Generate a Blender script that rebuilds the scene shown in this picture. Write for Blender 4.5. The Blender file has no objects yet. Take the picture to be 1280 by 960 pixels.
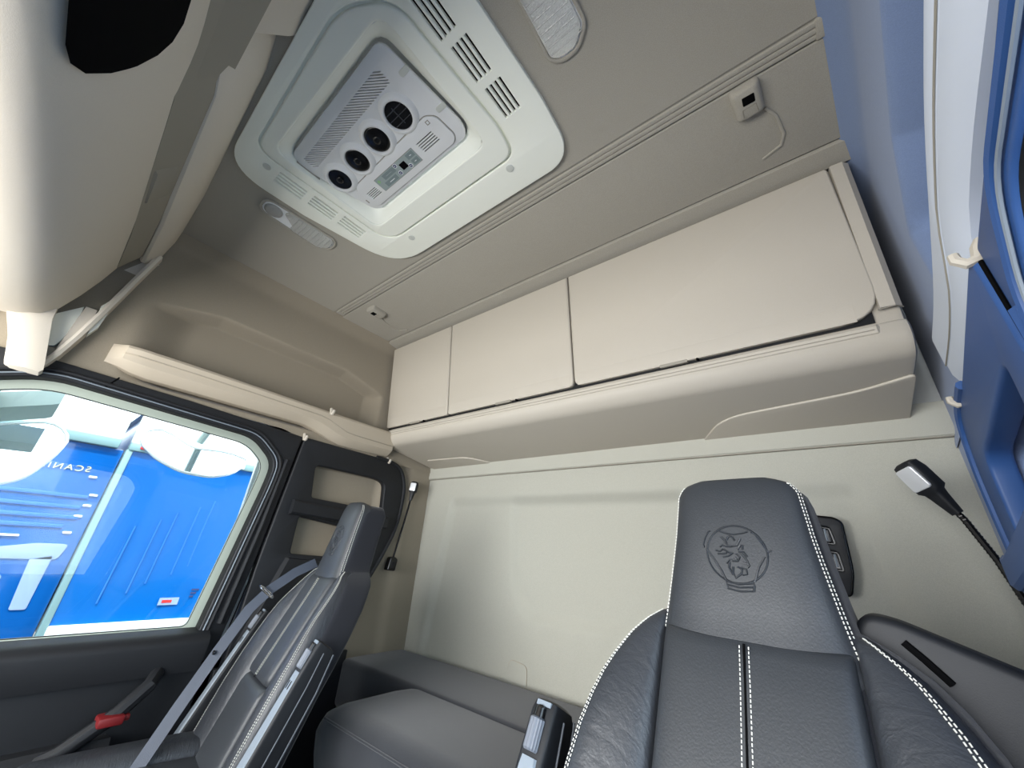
import bpy, bmesh, math, random
from mathutils import Vector, Matrix
random.seed(7)
SC = bpy.context.scene
COL = SC.collection
# ------------------------------------------------------------------ camera
# axes: +X towards the driver's side wall, +Y towards the rear wall, +Z up; lens of the camera at the origin
R_ = Matrix(((0.7874933, -0.2030256, -0.5819235), (0.6126248, 0.3611368, 0.7030441), (0.0674180, -0.9101433, 0.4087713)))
FPX = 472.93
cam_d = bpy.data.cameras.new('camera'); cam = bpy.data.objects.new('camera', cam_d); COL.objects.link(cam)
cam_d.sensor_width = 36.0; cam_d.lens = 36.0 * FPX / 1280.0; cam_d.clip_start = 0.01; cam_d.clip_end = 200
cx_, cy_, cz_ = R_.col[0], R_.col[1], R_.col[2]
cam.matrix_world = Matrix((( cx_.x, -cy_.x, -cz_.x, 0), (cx_.y, -cy_.y, -cz_.y, 0), (cx_.z, -cy_.z, -cz_.z, 0), (0, 0, 0, 1)))
SC.camera = cam
# ------------------------------------------------------------------ world and light
w = bpy.data.worlds.new('sky'); SC.world = w; w.use_nodes = True
wn = w.node_tree.nodes; wl = w.node_tree.links
bg = wn['Background']; bg.inputs[0].default_value = (0.86, 0.93, 1.0, 1); bg.inputs[1].default_value = 5.0
def area(name, loc, rot, sx, sy, power, col, portal=False):
    d = bpy.data.lights.new(name, 'AREA'); d.shape = 'RECTANGLE'; d.size = sx; d.size_y = sy; d.energy = power; d.color = col
    o = bpy.data.objects.new(name, d); COL.objects.link(o); o.location = loc; o.rotation_euler = rot
    if portal: d.cycles.is_portal = True
    return o
# daylight entering through the windscreen ahead of the camera; a blue lamp is added at the driver's window
area('windscreen_daylight', (-0.85, -0.98, 0.02), (math.radians(112), 0, 0), 2.1, 0.84, 62, (1.0, 0.985, 0.955))
area('driver_window_blue_fill', (0.24, 0.15, 0.02), (0, math.radians(90), 0), 0.6, 0.7, 3.5, (0.40, 0.62, 1.0))  # added blue lamp for the blue cast; nothing blue stands outside this window
sun_d = bpy.data.lights.new('sun', 'SUN'); sun_d.energy = 8.0; sun_d.angle = 0.01; sun_d.color = (1, .96, .9)
sun = bpy.data.objects.new('sun', sun_d); COL.objects.link(sun)
sun.rotation_euler = Vector((-0.55, 0.30, -1.0)).to_track_quat('-Z', 'Y').to_euler()
vs = SC.view_settings; vs.view_transform = 'Standard'; vs.look = 'None'; vs.exposure = 0.0; vs.gamma = 1.0; vs.use_curve_mapping = False

# ------------------------------------------------------------------ materials
def lin(c):
    return tuple((v / 255 / 12.92 if v / 255 <= .04045 else ((v / 255 + .055) / 1.055) ** 2.4) for v in c) + (1,)
MATS = {}
def mat(name, rgb, rough=.5, metal=0., spec=.5, bump=0., bscale=200., speck=0., coat=0., wrinkle=0., sheen=0., stain=None):
    if name in MATS: return MATS[name]
    m = bpy.data.materials.new(name); m.use_nodes = True; MATS[name] = m
    n = m.node_tree.nodes; l = m.node_tree.links; b = n['Principled BSDF']
    col = lin(rgb); b.inputs['Base Color'].default_value = col
    b.inputs['Roughness'].default_value = rough; b.inputs['Metallic'].default_value = metal
    b.inputs['Specular IOR Level'].default_value = spec; b.inputs['Coat Weight'].default_value = coat
    if sheen: b.inputs['Sheen Weight'].default_value = sheen
    tc = n.new('ShaderNodeTexCoord')
    src = None
    if speck:
        nz = n.new('ShaderNodeTexNoise'); nz.inputs['Scale'].default_value = bscale * 1.3; nz.inputs['Detail'].default_value = 3
        l.new(tc.outputs['Object'], nz.inputs['Vector'])
        rp = n.new('ShaderNodeValToRGB'); rp.color_ramp.elements[0].position = .3; rp.color_ramp.elements[1].position = .7
        a = tuple(v * (1 - speck) for v in col[:3]) + (1,); c = tuple(min(1, v * (1 + speck)) for v in col[:3]) + (1,)
        rp.color_ramp.elements[0].color = a; rp.color_ramp.elements[1].color = c
        l.new(nz.outputs['Fac'], rp.inputs['Fac']); src = rp.outputs['Color']
        l.new(src, b.inputs['Base Color'])
    last = None
    if bump:
        nb = n.new('ShaderNodeTexNoise'); nb.inputs['Scale'].default_value = bscale; nb.inputs['Detail'].default_value = 4
        l.new(tc.outputs['Object'], nb.inputs['Vector'])
        bp = n.new('ShaderNodeBump'); bp.inputs['Strength'].default_value = bump; bp.inputs['Distance'].default_value = .002
        l.new(nb.outputs['Fac'], bp.inputs['Height']); last = bp
    if wrinkle:
        mp = n.new('ShaderNodeMapping'); mp.inputs['Rotation'].default_value = (.5, .6, .7); mp.inputs['Scale'].default_value = (1, 3.2, 1)
        l.new(tc.outputs['Object'], mp.inputs['Vector'])
        nw = n.new('ShaderNodeTexNoise'); nw.inputs['Scale'].default_value = 26; nw.inputs['Detail'].default_value = 5; nw.inputs['Distortion'].default_value = .8
        l.new(mp.outputs['Vector'], nw.inputs['Vector'])
        bw = n.new('ShaderNodeBump'); bw.inputs['Strength'].default_value = wrinkle; bw.inputs['Distance'].default_value = .006
        l.new(nw.outputs['Fac'], bw.inputs['Height'])
        if last: l.new(last.outputs['Normal'], bw.inputs['Normal'])
        last = bw
    if last: l.new(last.outputs['Normal'], b.inputs['Normal'])
    return m
def glass_mat(name, tint, refl=.08, rough=.0):
    m = bpy.data.materials.new(name); m.use_nodes = True; MATS[name] = m
    n = m.node_tree.nodes; l = m.node_tree.links; n.remove(n['Principled BSDF'])
    t = n.new('ShaderNodeBsdfTransparent'); t.inputs[0].default_value = tint
    g = n.new('ShaderNodeBsdfGlossy'); g.inputs['Roughness'].default_value = rough
    f = n.new('ShaderNodeFresnel'); f.inputs[0].default_value = 1.35
    x = n.new('ShaderNodeMixShader'); l.new(f.outputs[0], x.inputs[0]); l.new(t.outputs[0], x.inputs[1]); l.new(g.outputs[0], x.inputs[2])
    l.new(x.outputs[0], n['Material Output'].inputs[0]); return m
mat('headliner', (167, 162, 150), .95, spec=.1, bump=.25, bscale=420, speck=.10, sheen=.2)
mat('wall_fabric', (180, 179, 168), .95, spec=.1, bump=.25, bscale=420, speck=.07, sheen=.2)
mat('wall_fabric_shaded', (150, 141, 125), .95, spec=.1, bump=.25, bscale=420, speck=.07, sheen=.2)  # rear wall fabric again, with the side's shade darkened into its colour
mat('beige_plastic', (188, 181, 168), .55, spec=.35, bump=.08, bscale=600, speck=.03)
mat('driver_glare_fabric', (122, 140, 174), .95, spec=.1, bump=.25, bscale=420, speck=.07, sheen=.2)  # blue lens glare put into the fabric colour
mat('driver_glare_rail', (204, 211, 222), .6, spec=.3)  # rail colour carries the blue lens glare
mat('rail_plastic', (184, 173, 155), .6, spec=.3, bump=.06, bscale=600)
mat('console_plastic', (214, 206, 192), .5, spec=.35, bump=.08, bscale=600, speck=.03)
mat('console_grey', (150, 145, 133), .6, spec=.3)
mat('hatch_plastic', (246, 248, 236), .45, spec=.35, bump=.04, bscale=700)
mat('unit_plastic', (226, 227, 226), .4, spec=.4)
mat('pale_plug', (205, 208, 200), .4)
mat('black_plastic', (25, 27, 31), .55, spec=.4, bump=.1, bscale=700)
mat('glare_blue_trim', (46, 80, 134), .5, spec=.4, bump=.1, bscale=700)  # black trim coloured blue to stand for lens glare
mat('gloss_black', (14, 14, 16), .22, spec=.5)
mat('vane_dark', (62, 64, 68), .3)
mat('dark_void', (10, 10, 11), .9, spec=.05)
mat('rubber', (20, 21, 23), .7, spec=.3)
mat('seal_green', (168, 178, 166), .6)
mat('leather', (48, 51, 55), .42, spec=.5, bump=.18, bscale=330, speck=.05)
mat('leather_creased', (49, 52, 57), .42, spec=.5, bump=.2, bscale=300, wrinkle=.3)
mat('seat_fabric', (34, 36, 42), .9, spec=.2, bump=.3, bscale=500, speck=.15, sheen=.2)
mat('mattress', (49, 51, 56), .95, spec=.15, bump=.4, bscale=600, speck=.22, sheen=.3)
mat('stitch', (206, 206, 198), .7)
mat('webbing', (58, 66, 80), .6, bump=.3, bscale=500)
mat('chrome', (215, 217, 220), .18, metal=1.)
mat('silver_plastic', (188, 195, 205), .35, metal=.3)
mat('lamp_silver', (226, 228, 230), .25, metal=.35)
mat('trim_grey', (78, 84, 92), .5)
mat('arm_grey', (122, 132, 142), .5)
mat('knob_grey', (104, 110, 120), .5)
lm_ = mat('lens', (240, 240, 234), .12, spec=.6)
lm_.node_tree.nodes['Principled BSDF'].inputs['Transmission Weight'].default_value = .55
vt = lm_.node_tree.nodes.new('ShaderNodeTexVoronoi'); vt.inputs['Scale'].default_value = 260
vb = lm_.node_tree.nodes.new('ShaderNodeBump'); vb.inputs['Strength'].default_value = .5; vb.inputs['Distance'].default_value = .002
lm_.node_tree.links.new(lm_.node_tree.nodes['Texture Coordinate'].outputs['Object'], vt.inputs['Vector'])
lm_.node_tree.links.new(vt.outputs['Distance'], vb.inputs['Height']); lm_.node_tree.links.new(vb.outputs['Normal'], lm_.node_tree.nodes['Principled BSDF'].inputs['Normal'])
mat('lcd_grey', (158, 170, 168), .35)
mat('lcd_dark', (128, 142, 142), .4)
mat('white_print', (238, 240, 240), .5)
mat('navy_print', (38, 48, 96), .5)
mat('green_print', (150, 190, 140), .5)
mat('floor', (40, 41, 44), .9, bump=.3, bscale=300)
mat('trailer_blue', (6, 90, 168), .22, spec=.5, coat=.3)
mat('trailer_blue_dark', (12, 84, 160), .12, spec=.6, coat=.8)
mat('reflection_blue', (40, 100, 190), .3)
mat('pale_reflection_label', (130, 150, 185), .5)
mat('trailer_white', (228, 232, 232), .4)
mat('rail_pale', (120, 150, 155), .5)
mat('crease', (40, 104, 186), .3)
mat('red_lens', (190, 50, 50), .3)
mat('orange_lens', (220, 120, 50), .3)
mat('reflected_cream', (190, 195, 160), .4)
mat('mirror_shell', (150, 165, 160), .35)
mat('mirror_glass', (235, 238, 240), .03, metal=1.)
mat('asphalt', (92, 92, 92), .95, bump=.3, bscale=40, speck=.2)
mat('red_tab', (110, 20, 24), .5)
glass_mat('window_glass', (.93, .97, .96, 1))

# ------------------------------------------------------------------ mesh helpers
def finish(me, m, smooth=35):
    if m: me.materials.append(MATS[m])
    if smooth:
        me.polygons.foreach_set('use_smooth', [True] * len(me.polygons))
        me.set_sharp_from_angle(angle=math.radians(smooth))
    me.update()
def link(name, me, m, parent=None, smooth=35):
    finish(me, m, smooth)
    o = bpy.data.objects.new(name, me); COL.objects.link(o)
    if parent is not None:
        o.parent = parent
        b = parent
        off = Vector((0, 0, 0))
        while b is not None: off += b.location; b = b.parent
        o.location = -off
    return o
def tag(o, label, cat, group=None, kind=None):
    if label: o['label'] = label
    if cat: o['category'] = cat
    if group: o['group'] = group
    if kind: o['kind'] = kind
    return o
def empty(name, loc, label, cat, group=None):
    o = bpy.data.objects.new(name, None); COL.objects.link(o); o.location = loc; o.empty_display_size = .05
    return tag(o, label, cat, group)
def struct(o, label=None, cat=None):
    o['kind'] = 'structure'
    if label: o['label'] = label
    if cat: o['category'] = cat
    return o
def mesh_from(verts, faces):
    me = bpy.data.meshes.new('m'); me.from_pydata([tuple(v) for v in verts], [], faces)
    bm = bmesh.new(); bm.from_mesh(me); bmesh.ops.recalc_face_normals(bm, faces=bm.faces); bm.to_mesh(me); bm.free()
    return me
def join(*ms):
    V = []; F = []
    for me in ms:
        k = len(V); V += [v.co.copy() for v in me.vertices]; F += [tuple(i + k for i in p.vertices) for p in me.polygons]
    return mesh_from_raw(V, F)
def mesh_from_raw(V, F):
    me = bpy.data.meshes.new('m'); me.from_pydata([tuple(v) for v in V], [], F); return me
def fmap(me, fn):
    for v in me.vertices: v.co = Vector(fn(v.co))
    return me
def flipfix(me):
    bm = bmesh.new(); bm.from_mesh(me); bmesh.ops.recalc_face_normals(bm, faces=bm.faces); bm.to_mesh(me); bm.free(); return me
def xf(me, M): me.transform(M); return flipfix(me) if M.determinant() < 0 else me
def box(x0, x1, y0, y1, z0, z1, bev=0., seg=2):
    bm = bmesh.new(); bmesh.ops.create_cube(bm, size=1)
    for v in bm.verts:
        v.co = Vector(((x0 + x1) / 2 + v.co.x * (x1 - x0), (y0 + y1) / 2 + v.co.y * (y1 - y0), (z0 + z1) / 2 + v.co.z * (z1 - z0)))
    if bev: bmesh.ops.bevel(bm, geom=bm.edges[:], offset=bev, segments=seg, affect='EDGES', profile=.5)
    bmesh.ops.recalc_face_normals(bm, faces=bm.faces)
    me = bpy.data.meshes.new('b'); bm.to_mesh(me); bm.free(); return me
def rnd(pts, r, n=5):
    """polygon with rounded corners; r a number or one per corner"""
    out = []; N = len(pts)
    for i in range(N):
        p = Vector(pts[i]).to_2d(); a = Vector(pts[i - 1]).to_2d(); b = Vector(pts[(i + 1) % N]).to_2d()
        rr = r[i] if isinstance(r, (list, tuple)) else r
        if rr <= 0: out.append(tuple(p)); continue
        u = (a - p); v = (b - p); lu = u.length; lv = v.length; u /= lu; v /= lv
        t = min(rr, lu * .49, lv * .49)
        A = p + u * t; B = p + v * t
        for k in range(n + 1):
            s = k / n; out.append(tuple(A * (1 - s) ** 2 + p * 2 * s * (1 - s) + B * s ** 2))
    return out
def rect(x0, x1, y0, y1, r=0., n=5):
    p = [(x0, y0), (x1, y0), (x1, y1), (x0, y1)]
    return rnd(p, r, n) if r else p
def circ(x, y, r, n=24): return [(x + r * math.cos(2 * math.pi * k / n), y + r * math.sin(2 * math.pi * k / n)) for k in range(n)]
# plate frames: local (u, v, w) -> world
CEIL = lambda u, v, t: (u, v, t)
REAR = lambda u, v, t: (u, t, v)
SIDE = lambda u, v, t: (t, u, v)
def plate(outlines, w0, w1, frame, bev=0., res=2):
    """solid plate with holes from outlines (first one outer), between w0 and w1 along the frame's third axis"""
    cu = bpy.data.curves.new('c', 'CURVE'); cu.dimensions = '2D'; cu.fill_mode = 'BOTH'
    cu.extrude = max((w1 - w0) / 2 - bev, 0); cu.bevel_depth = bev; cu.bevel_resolution = res; cu.offset = -bev
    for ol in outlines:
        s = cu.splines.new('POLY'); s.points.add(len(ol) - 1); s.use_cyclic_u = True
        for p, q in zip(s.points, ol): p.co = (q[0], q[1], 0, 1)
    o = bpy.data.objects.new('c', cu); COL.objects.link(o)
    dg = bpy.context.evaluated_depsgraph_get()
    me = bpy.data.meshes.new_from_object(o.evaluated_get(dg))
    bpy.data.objects.remove(o); bpy.data.curves.remove(cu)
    bm = bmesh.new(); bm.from_mesh(me); bmesh.ops.remove_doubles(bm, verts=bm.verts, dist=1e-6)
    wm = (w0 + w1) / 2
    for v in bm.verts: v.co = Vector(frame(v.co.x, v.co.y, wm + v.co.z))
    bmesh.ops.recalc_face_normals(bm, faces=bm.faces); bm.to_mesh(me); bm.free()
    me.materials.clear()
    return me
def tube(path, r, n=8, close=False, caps=True, flat=None):
    """tube along a path; r a number or a list"""
    P = [Vector(p) for p in path]; N = len(P); V = []; F = []
    up = None
    for i in range(N):
        a = P[(i - 1) % N] if (close or i > 0) else P[i]; b = P[(i + 1) % N] if (close or i < N - 1) else P[i]
        t = (b - a).normalized()
        if up is None:
            up = Vector((0, 0, 1)) if abs(t.z) < .9 else Vector((1, 0, 0))
        s = t.cross(up).normalized(); up = s.cross(t).normalized()
        rr = r[i] if isinstance(r, (list, tuple)) else r
        for k in range(n):
            q = 2 * math.pi * k / n
            V.append(P[i] + s * math.cos(q) * rr + up * math.sin(q) * rr * (flat or 1))
    M = N if close else N - 1
    for i in range(M):
        for k in range(n):
            F.append((i * n + k, i * n + (k + 1) % n, ((i + 1) % N) * n + (k + 1) % n, ((i + 1) % N) * n + k))
    if not close and caps: F += [tuple(range(n))[::-1], tuple((N - 1) * n + k for k in range(n))]
    return mesh_from(V, F)
def loft(rows, cap=True, closed=True):
    n = len(rows[0]); V = [p for r in rows for p in r]; F = []
    for i in range(len(rows) - 1):
        for k in range(n if closed else n - 1):
            F.append((i * n + k, i * n + (k + 1) % n, (i + 1) * n + (k + 1) % n, (i + 1) * n + k))
    if cap and closed: F += [tuple(range(n))[::-1], tuple((len(rows) - 1) * n + k for k in range(n))]
    return mesh_from(V, F)
def sup(cx, cy, a, b, n=4., N=28):
    """superellipse points"""
    out = []
    for k in range(N):
        t = 2 * math.pi * (k + .5) / N; c = math.cos(t); s = math.sin(t)
        out.append((cx + a * math.copysign(abs(c) ** (2 / n), c), cy + b * math.copysign(abs(s) ** (2 / n), s)))
    return out
def grid(nu, nv, fn):
    V = [fn(i / nu, j / nv) for j in range(nv + 1) for i in range(nu + 1)]
    F = [(j * (nu + 1) + i, j * (nu + 1) + i + 1, (j + 1) * (nu + 1) + i + 1, (j + 1) * (nu + 1) + i) for j in range(nv) for i in range(nu)]
    return mesh_from_raw(V, F)
def ss(a, b, x):
    t = min(1, max(0, (x - a) / (b - a))); return t * t * (3 - 2 * t)
def interp(tab, x):
    if x <= tab[0][0]: return tab[0][1]
    for (a, p), (b, q) in zip(tab, tab[1:]):
        if x <= b: return p + (q - p) * (x - a) / (b - a)
    return tab[-1][1]
def dashes(path, r=.00075, step=.0062, fill=.62):
    """a row of stitches along a path as small flat bars"""
    P = [Vector(p) for p in path]; V = []; F = []
    L = [0]
    for a, b in zip(P, P[1:]): L.append(L[-1] + (b - a).length)
    def at(s):
        for i in range(len(P) - 1):
            if s <= L[i + 1]: return P[i].lerp(P[i + 1], (s - L[i]) / max(1e-9, L[i + 1] - L[i]))
        return P[-1].copy()
    s = 0
    while s + step * fill < L[-1]:
        a = at(s); b = at(s + step * fill); t = (b - a).normalized()
        u = t.cross(Vector((.3, -1, .2))).normalized(); v = t.cross(u)
        k = len(V)
        for q in (a, b):
            for (i, j) in ((1, 1), (-1, 1), (-1, -1), (1, -1)): V.append(q + u * i * r + v * j * r)
        F += [(k, k + 1, k + 2, k + 3), (k + 4, k + 7, k + 6, k + 5)] + [(k + i, k + 4 + i, k + 4 + (i + 1) % 4, k + (i + 1) % 4) for i in range(4)]
        s += step
    return mesh_from(V, F)

# ================================================================== THE SETTING
ZC = 1.150          # headliner height above the lens
XL = -1.95
def xr(y): return .345 - .10 * (1.6 - y)
def SL(d, y, z): return (XL + d, y, z)
def SR(d, y, z): # driver's side: the belt line sits a little lower and the frame a little further forward
    k = ss(1.1, .62, z)
    y = y - .09 * k * ss(.1, .9, y) * ss(1.6, 1.38, y)
    return (xr(y) - d, y, z - (.015 + .060 * ss(.5, 1.05, y)) * k)

fl = link('floor', box(-2.05, .45, -1.15, 1.7, -1.12, -1.06), 'floor'); struct(fl)
# front lower wall under the windscreen and the header above it (both behind the camera)
struct(link('wall_front', join(box(-2.0, .35, -1.12, -1.04, -1.06, -.42), box(-2.0, .35, -1.12, -1.0, .62, 1.2)), 'black_plastic'))

# ---- ceiling: front headliner with the hatch opening, grooved rail, rear headliner panel
HOLE = rnd([(-1.16, .115), (-.585, .12), (-.585, .50), (-1.16, .50)], .04)
def ceil_out(y0, y1): return [(XL - .02, y0), (xr(y0) + .02, y0), (xr(y1) + .02, y1), (XL - .02, y1)]
ceil = link('ceiling', plate([ceil_out(-1.1, .722), HOLE], ZC, ZC + .03, CEIL), 'headliner'); struct(ceil)
link('rear_headliner_panel', plate([ceil_out(.775, 1.083)], ZC - .004, ZC + .03, CEIL, .004), 'headliner', ceil)
link('roof_panel', plate([ceil_out(.70, 1.7)], ZC + .035, ZC + .06, CEIL), 'headliner', ceil)
link('roof_shell', box(-2.02, .40, -1.15, 1.72, ZC + .30, ZC + .33), 'trailer_white', ceil)
for k, (yy, r) in enumerate(((.7345, .0075), (.7495, .0075), (.7635, .0065))):
    link('groove_bead', tube([(XL + .07, yy, ZC - .001), (xr(.74) - .045, yy, ZC - .001)], r, 8, flat=.7), 'headliner', ceil)
link('bead_backing', box(XL, xr(.74), .7225, .7745, ZC + .003, ZC + .02), 'headliner', ceil)
link('rail_end_cap', box(xr(.74) - .05, xr(.74) - .002, .724, .772, ZC - .008, ZC + .01, .004), 'headliner', ceil)
link('rail_end_cap', box(XL + .055, XL + .085, .728, .77, ZC - .007, ZC + .01, .004), 'headliner', ceil)
# strip that steps down from the rear headliner to the cupboard
link('cupboard_header', loft([[(x, 1.087, ZC + .01), (x, 1.090, ZC - .012), (x, 1.160, ZC - .020), (x, 1.2, ZC + .01)] for x in (XL + .005, xr(1.12) - .004)]), 'headliner', ceil)

# ---- rear wall with pressed recesses
def rear_fn(u, v):
    x = XL - .01 + (xr(1.6) + .02 - XL) * u; z = -1.06 + 1.56 * v
    c = -.81; ax = abs(x - c)
    lean = interp([(-.5, 1.03), (.25, .93)], z)
    d = .022 * ss(lean, lean - .055, ax) * ss(.285, .225, z)
    lean2 = interp([(-.3, .40), (.2, .445)], z)
    bot = -.235 - .0
    # inner panel with rounded lower corners
    qx = max(0, ax - (lean2 - .12)); qz = max(0, (bot + .12) - z)
    dist = math.hypot(qx, qz)
    d += .020 * ss(.165, .105, dist) * ss(.285, .225, z)
    if z > .393: d = -.012
    return (x, 1.6 + d, z)
wr = link('wall_rear', grid(230, 170, rear_fn), 'wall_fabric', smooth=40); struct(wr)
link('seam', box(XL + .012, xr(1.6) - .01, 1.585, 1.60, .3908, .3932), 'console_grey', wr)
for s, (dd) in ((-1, 0), (1, 0)):
    x = XL + .006 if s < 0 else xr(1.6) - .006
    link('corner_seam', tube([(x, 1.592, -1.0), (x, 1.592, .46)], .0016, 6), 'console_grey', wr)
fo = rnd([(-1.27, -.56), (-1.14, -.56), (-1.14, -.435), (-1.235, -.425)], [0, 0, .025, .025])
link('service_flap', plate([fo], 1.6175, 1.624, REAR, .001), 'wall_fabric', wr)
link('flap_gap', tube([(p[0], 1.6185, p[1]) for p in fo[1:]], .0012, 5), 'rail_plastic', wr)

# ---- side walls: the same pressing mirrored; the cab narrows a little towards the front on the driver's side
GL = [(-.06, .408), (.565, .374), (.655, .30), (.652, .22), (.583, -.335), (-.80, -.335), (-.62, -.02), (-.30, .30)]
def inflate(poly, k):
    c = Vector((sum(p[0] for p in poly) / len(poly), sum(p[1] for p in poly) / len(poly)))
    n = len(poly); out = []
    for i in range(n):
        a = Vector(poly[i - 1]); p = Vector(poly[i]); b = Vector(poly[(i + 1) % n])
        e1 = (p - a).normalized(); e2 = (b - p).normalized()
        n1 = Vector((-e1.y, e1.x)); n2 = Vector((-e2.y, e2.x))
        m = (n1 + n2).normalized()
        if m.dot(p - c) < 0: m = -m; n1 = -n1
        out.append(tuple(p + m * k / max(.4, abs(m.dot(n1)))))
    return out
GR = [.06, .05, .05, .05, .02, .02, .05, .05]
def side_wall(side):
    S = SL if side == 'left' else SR
    num = 1 if side == 'left' else 2
    P = lambda u, v, t: S(t, u, v)
    black = 'black_plastic' if side == 'left' else 'glare_blue_trim'
    def up_fn(u, v):
        y = -1.05 + 2.66 * u; z0 = .468 - .034 * ss(.66, .8, y); z = z0 + (1.18 - z0) * v
        top = interp([(.1, .82), (.3, .865), (.9, .86), (1.12, .80)], y)
        d = -.085 * ss(top + .020, top - .014, z) * ss(.05, .24, y) * ss(1.155, 1.075, y) * ss(.49, .53, z)
        d += .05 * ss(1.05, 1.17, z) ** 2          # roll into the headliner
        d += .012 * ss(.50, .44, z)
        return S(d, y, z)
    wall = link('wall_' + side, flipfix(grid(330, 150, up_fn)), 'wall_fabric_shaded' if side == 'left' else 'driver_glare_fabric', smooth=50); struct(wall)
    # lower quarter panel behind the seat
    def lo_fn(u, v):
        y = .735 + .875 * u; z = -1.06 + 1.505 * v
        d = .02 * ss(1.40, 1.47, y)
        d += -.035 * ss(.82, .86, y) * ss(1.30, 1.25, y) * ss(-.12, -.06, z) * ss(.36, .33, z)
        return S(d - .012, y, z)
    link('quarter_panel', flipfix(grid(70, 80, lo_fn)), 'wall_fabric_shaded' if side == 'left' else 'driver_glare_fabric', wall)
    tr0 = fl
    link('seat_shade_panel', plate([rect(.70, 1.245, -1.05, -.47)], .0, .03, P, .005), 'black_plastic', tr0)  # black panel added for the shade between seat and bunk
    # shelf rail
    RD = 1. if side == 'left' else .35
    zb = lambda y: .512 - .055 * ss(.74, .96, y) + .006 * ss(1.05, 1.25, y)
    rows = []
    ys = [.028, .034, .045, .065] + [.1 + .05 * k for k in range(23)] + [1.225, 1.245]
    for y in ys:
        e = ss(.0, .06, y - .02) * .8 + .2
        zt = .606 - .012 * ss(.2, 1.2, y); b = zb(y)
        b2 = zt - (zt - b) * (.75 + .25 * ss(.02, .14, y))
        m1 = zt - .035 - .045 * ss(.80, .98, y)
        sec = [(-.02, zt - .012), (.066, zt), (.076, zt - .004), (.081, zt - .014), (.074, m1 + .004), (.066, m1), (.062, (m1 + b2) / 2 + .004), (.045, b2 + .014), (.022, b2), (-.02, b2)]
        rows.append([S(q[0] * (1 if q[0] < 0 else e * RD), y, q[1]) for q in sec])
    link('shelf_rail', loft(rows), 'rail_plastic' if side == 'left' else 'driver_glare_rail', wall, smooth=28)
    link('rail_crease', tube([S(.0725 * RD, y, .606 - .012 * ss(.2, 1.2, y) - .033 - .045 * ss(.80, .98, y)) for y in ys[4:]], .0013, 5), 'console_grey', wall)
    # hooks: a J-shaped peg each
    for (y, z, d, s) in ((.838, .612, .078, 1.), (.775, .470, .008, 1.), (1.262, .462, .008, 1.))[(0 if side == 'left' else 1):]:
        j = [S(d, y, z), S(d + .006, y, z - .012), S(d + .010, y + .001, z - .028), S(d + .022, y + .002, z - .031), S(d + .030, y + .002, z - .022), S(d + .030, y + .002, z - .012)]
        link('coat_hook', tube(j, [.007, .008, .008, .0075, .007, .006], 8), 'beige_plastic', wall)
    # quarter frame (black surround behind the door pillar)
    outer = rnd([(.775, .452), (1.24, .445), (1.355, .425), (1.405, .32), (1.405, .10), (1.30, -.14), (.98, -.62), (.72, -.62), (.735, -.10)], [.01, .1, .06, .1, .12, .1, .05, .01, .05])
    h1 = rnd([(.862, .334), (1.20, .330), (1.268, .315), (1.285, .165), (.885, .182)], [.03, .05, .04, .012, .012])
    h2 = rnd([(.852, .092), (1.255, .045), (1.21, -.055), (1.12, -.075), (.858, -.066)], [.015, .015, .04, .02, .015])
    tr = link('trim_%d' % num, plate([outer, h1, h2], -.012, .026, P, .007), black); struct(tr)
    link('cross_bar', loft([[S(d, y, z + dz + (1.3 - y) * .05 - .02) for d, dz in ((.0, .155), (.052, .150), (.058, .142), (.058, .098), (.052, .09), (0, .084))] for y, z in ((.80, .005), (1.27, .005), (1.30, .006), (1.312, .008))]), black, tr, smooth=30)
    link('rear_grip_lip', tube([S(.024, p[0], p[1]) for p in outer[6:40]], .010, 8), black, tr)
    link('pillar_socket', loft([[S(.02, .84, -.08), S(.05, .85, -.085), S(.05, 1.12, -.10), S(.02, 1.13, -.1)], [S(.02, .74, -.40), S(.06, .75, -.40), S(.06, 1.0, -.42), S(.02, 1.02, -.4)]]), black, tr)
    # ---- door: frame round the glass, sill ledge, inner panel
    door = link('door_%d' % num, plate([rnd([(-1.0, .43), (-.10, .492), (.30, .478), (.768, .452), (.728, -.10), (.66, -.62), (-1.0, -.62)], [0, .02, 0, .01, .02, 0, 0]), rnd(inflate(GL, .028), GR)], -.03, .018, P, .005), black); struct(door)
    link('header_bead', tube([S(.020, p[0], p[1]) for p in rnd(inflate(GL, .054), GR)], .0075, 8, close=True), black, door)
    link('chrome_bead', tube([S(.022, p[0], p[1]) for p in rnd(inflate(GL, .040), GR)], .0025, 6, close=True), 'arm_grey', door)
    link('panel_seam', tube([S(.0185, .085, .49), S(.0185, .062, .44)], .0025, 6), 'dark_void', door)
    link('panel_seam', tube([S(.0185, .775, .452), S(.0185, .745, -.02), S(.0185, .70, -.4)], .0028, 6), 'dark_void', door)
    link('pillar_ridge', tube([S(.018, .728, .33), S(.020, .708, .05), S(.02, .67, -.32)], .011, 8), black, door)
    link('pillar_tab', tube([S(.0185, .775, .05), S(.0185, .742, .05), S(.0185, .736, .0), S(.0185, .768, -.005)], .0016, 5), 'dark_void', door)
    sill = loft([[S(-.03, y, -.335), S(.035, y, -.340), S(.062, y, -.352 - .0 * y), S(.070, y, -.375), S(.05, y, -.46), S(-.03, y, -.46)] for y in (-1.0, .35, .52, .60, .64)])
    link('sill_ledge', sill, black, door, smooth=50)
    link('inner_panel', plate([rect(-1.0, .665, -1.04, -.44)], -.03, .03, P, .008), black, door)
    link('armrest_pad', loft([[S(.03, y, -.60), S(.10, y, -.59), S(.115, y, -.61), S(.11, y, -.66), S(.03, y, -.70)] for y in (-.6, -.2, .2, .45)]), black, door)
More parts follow.
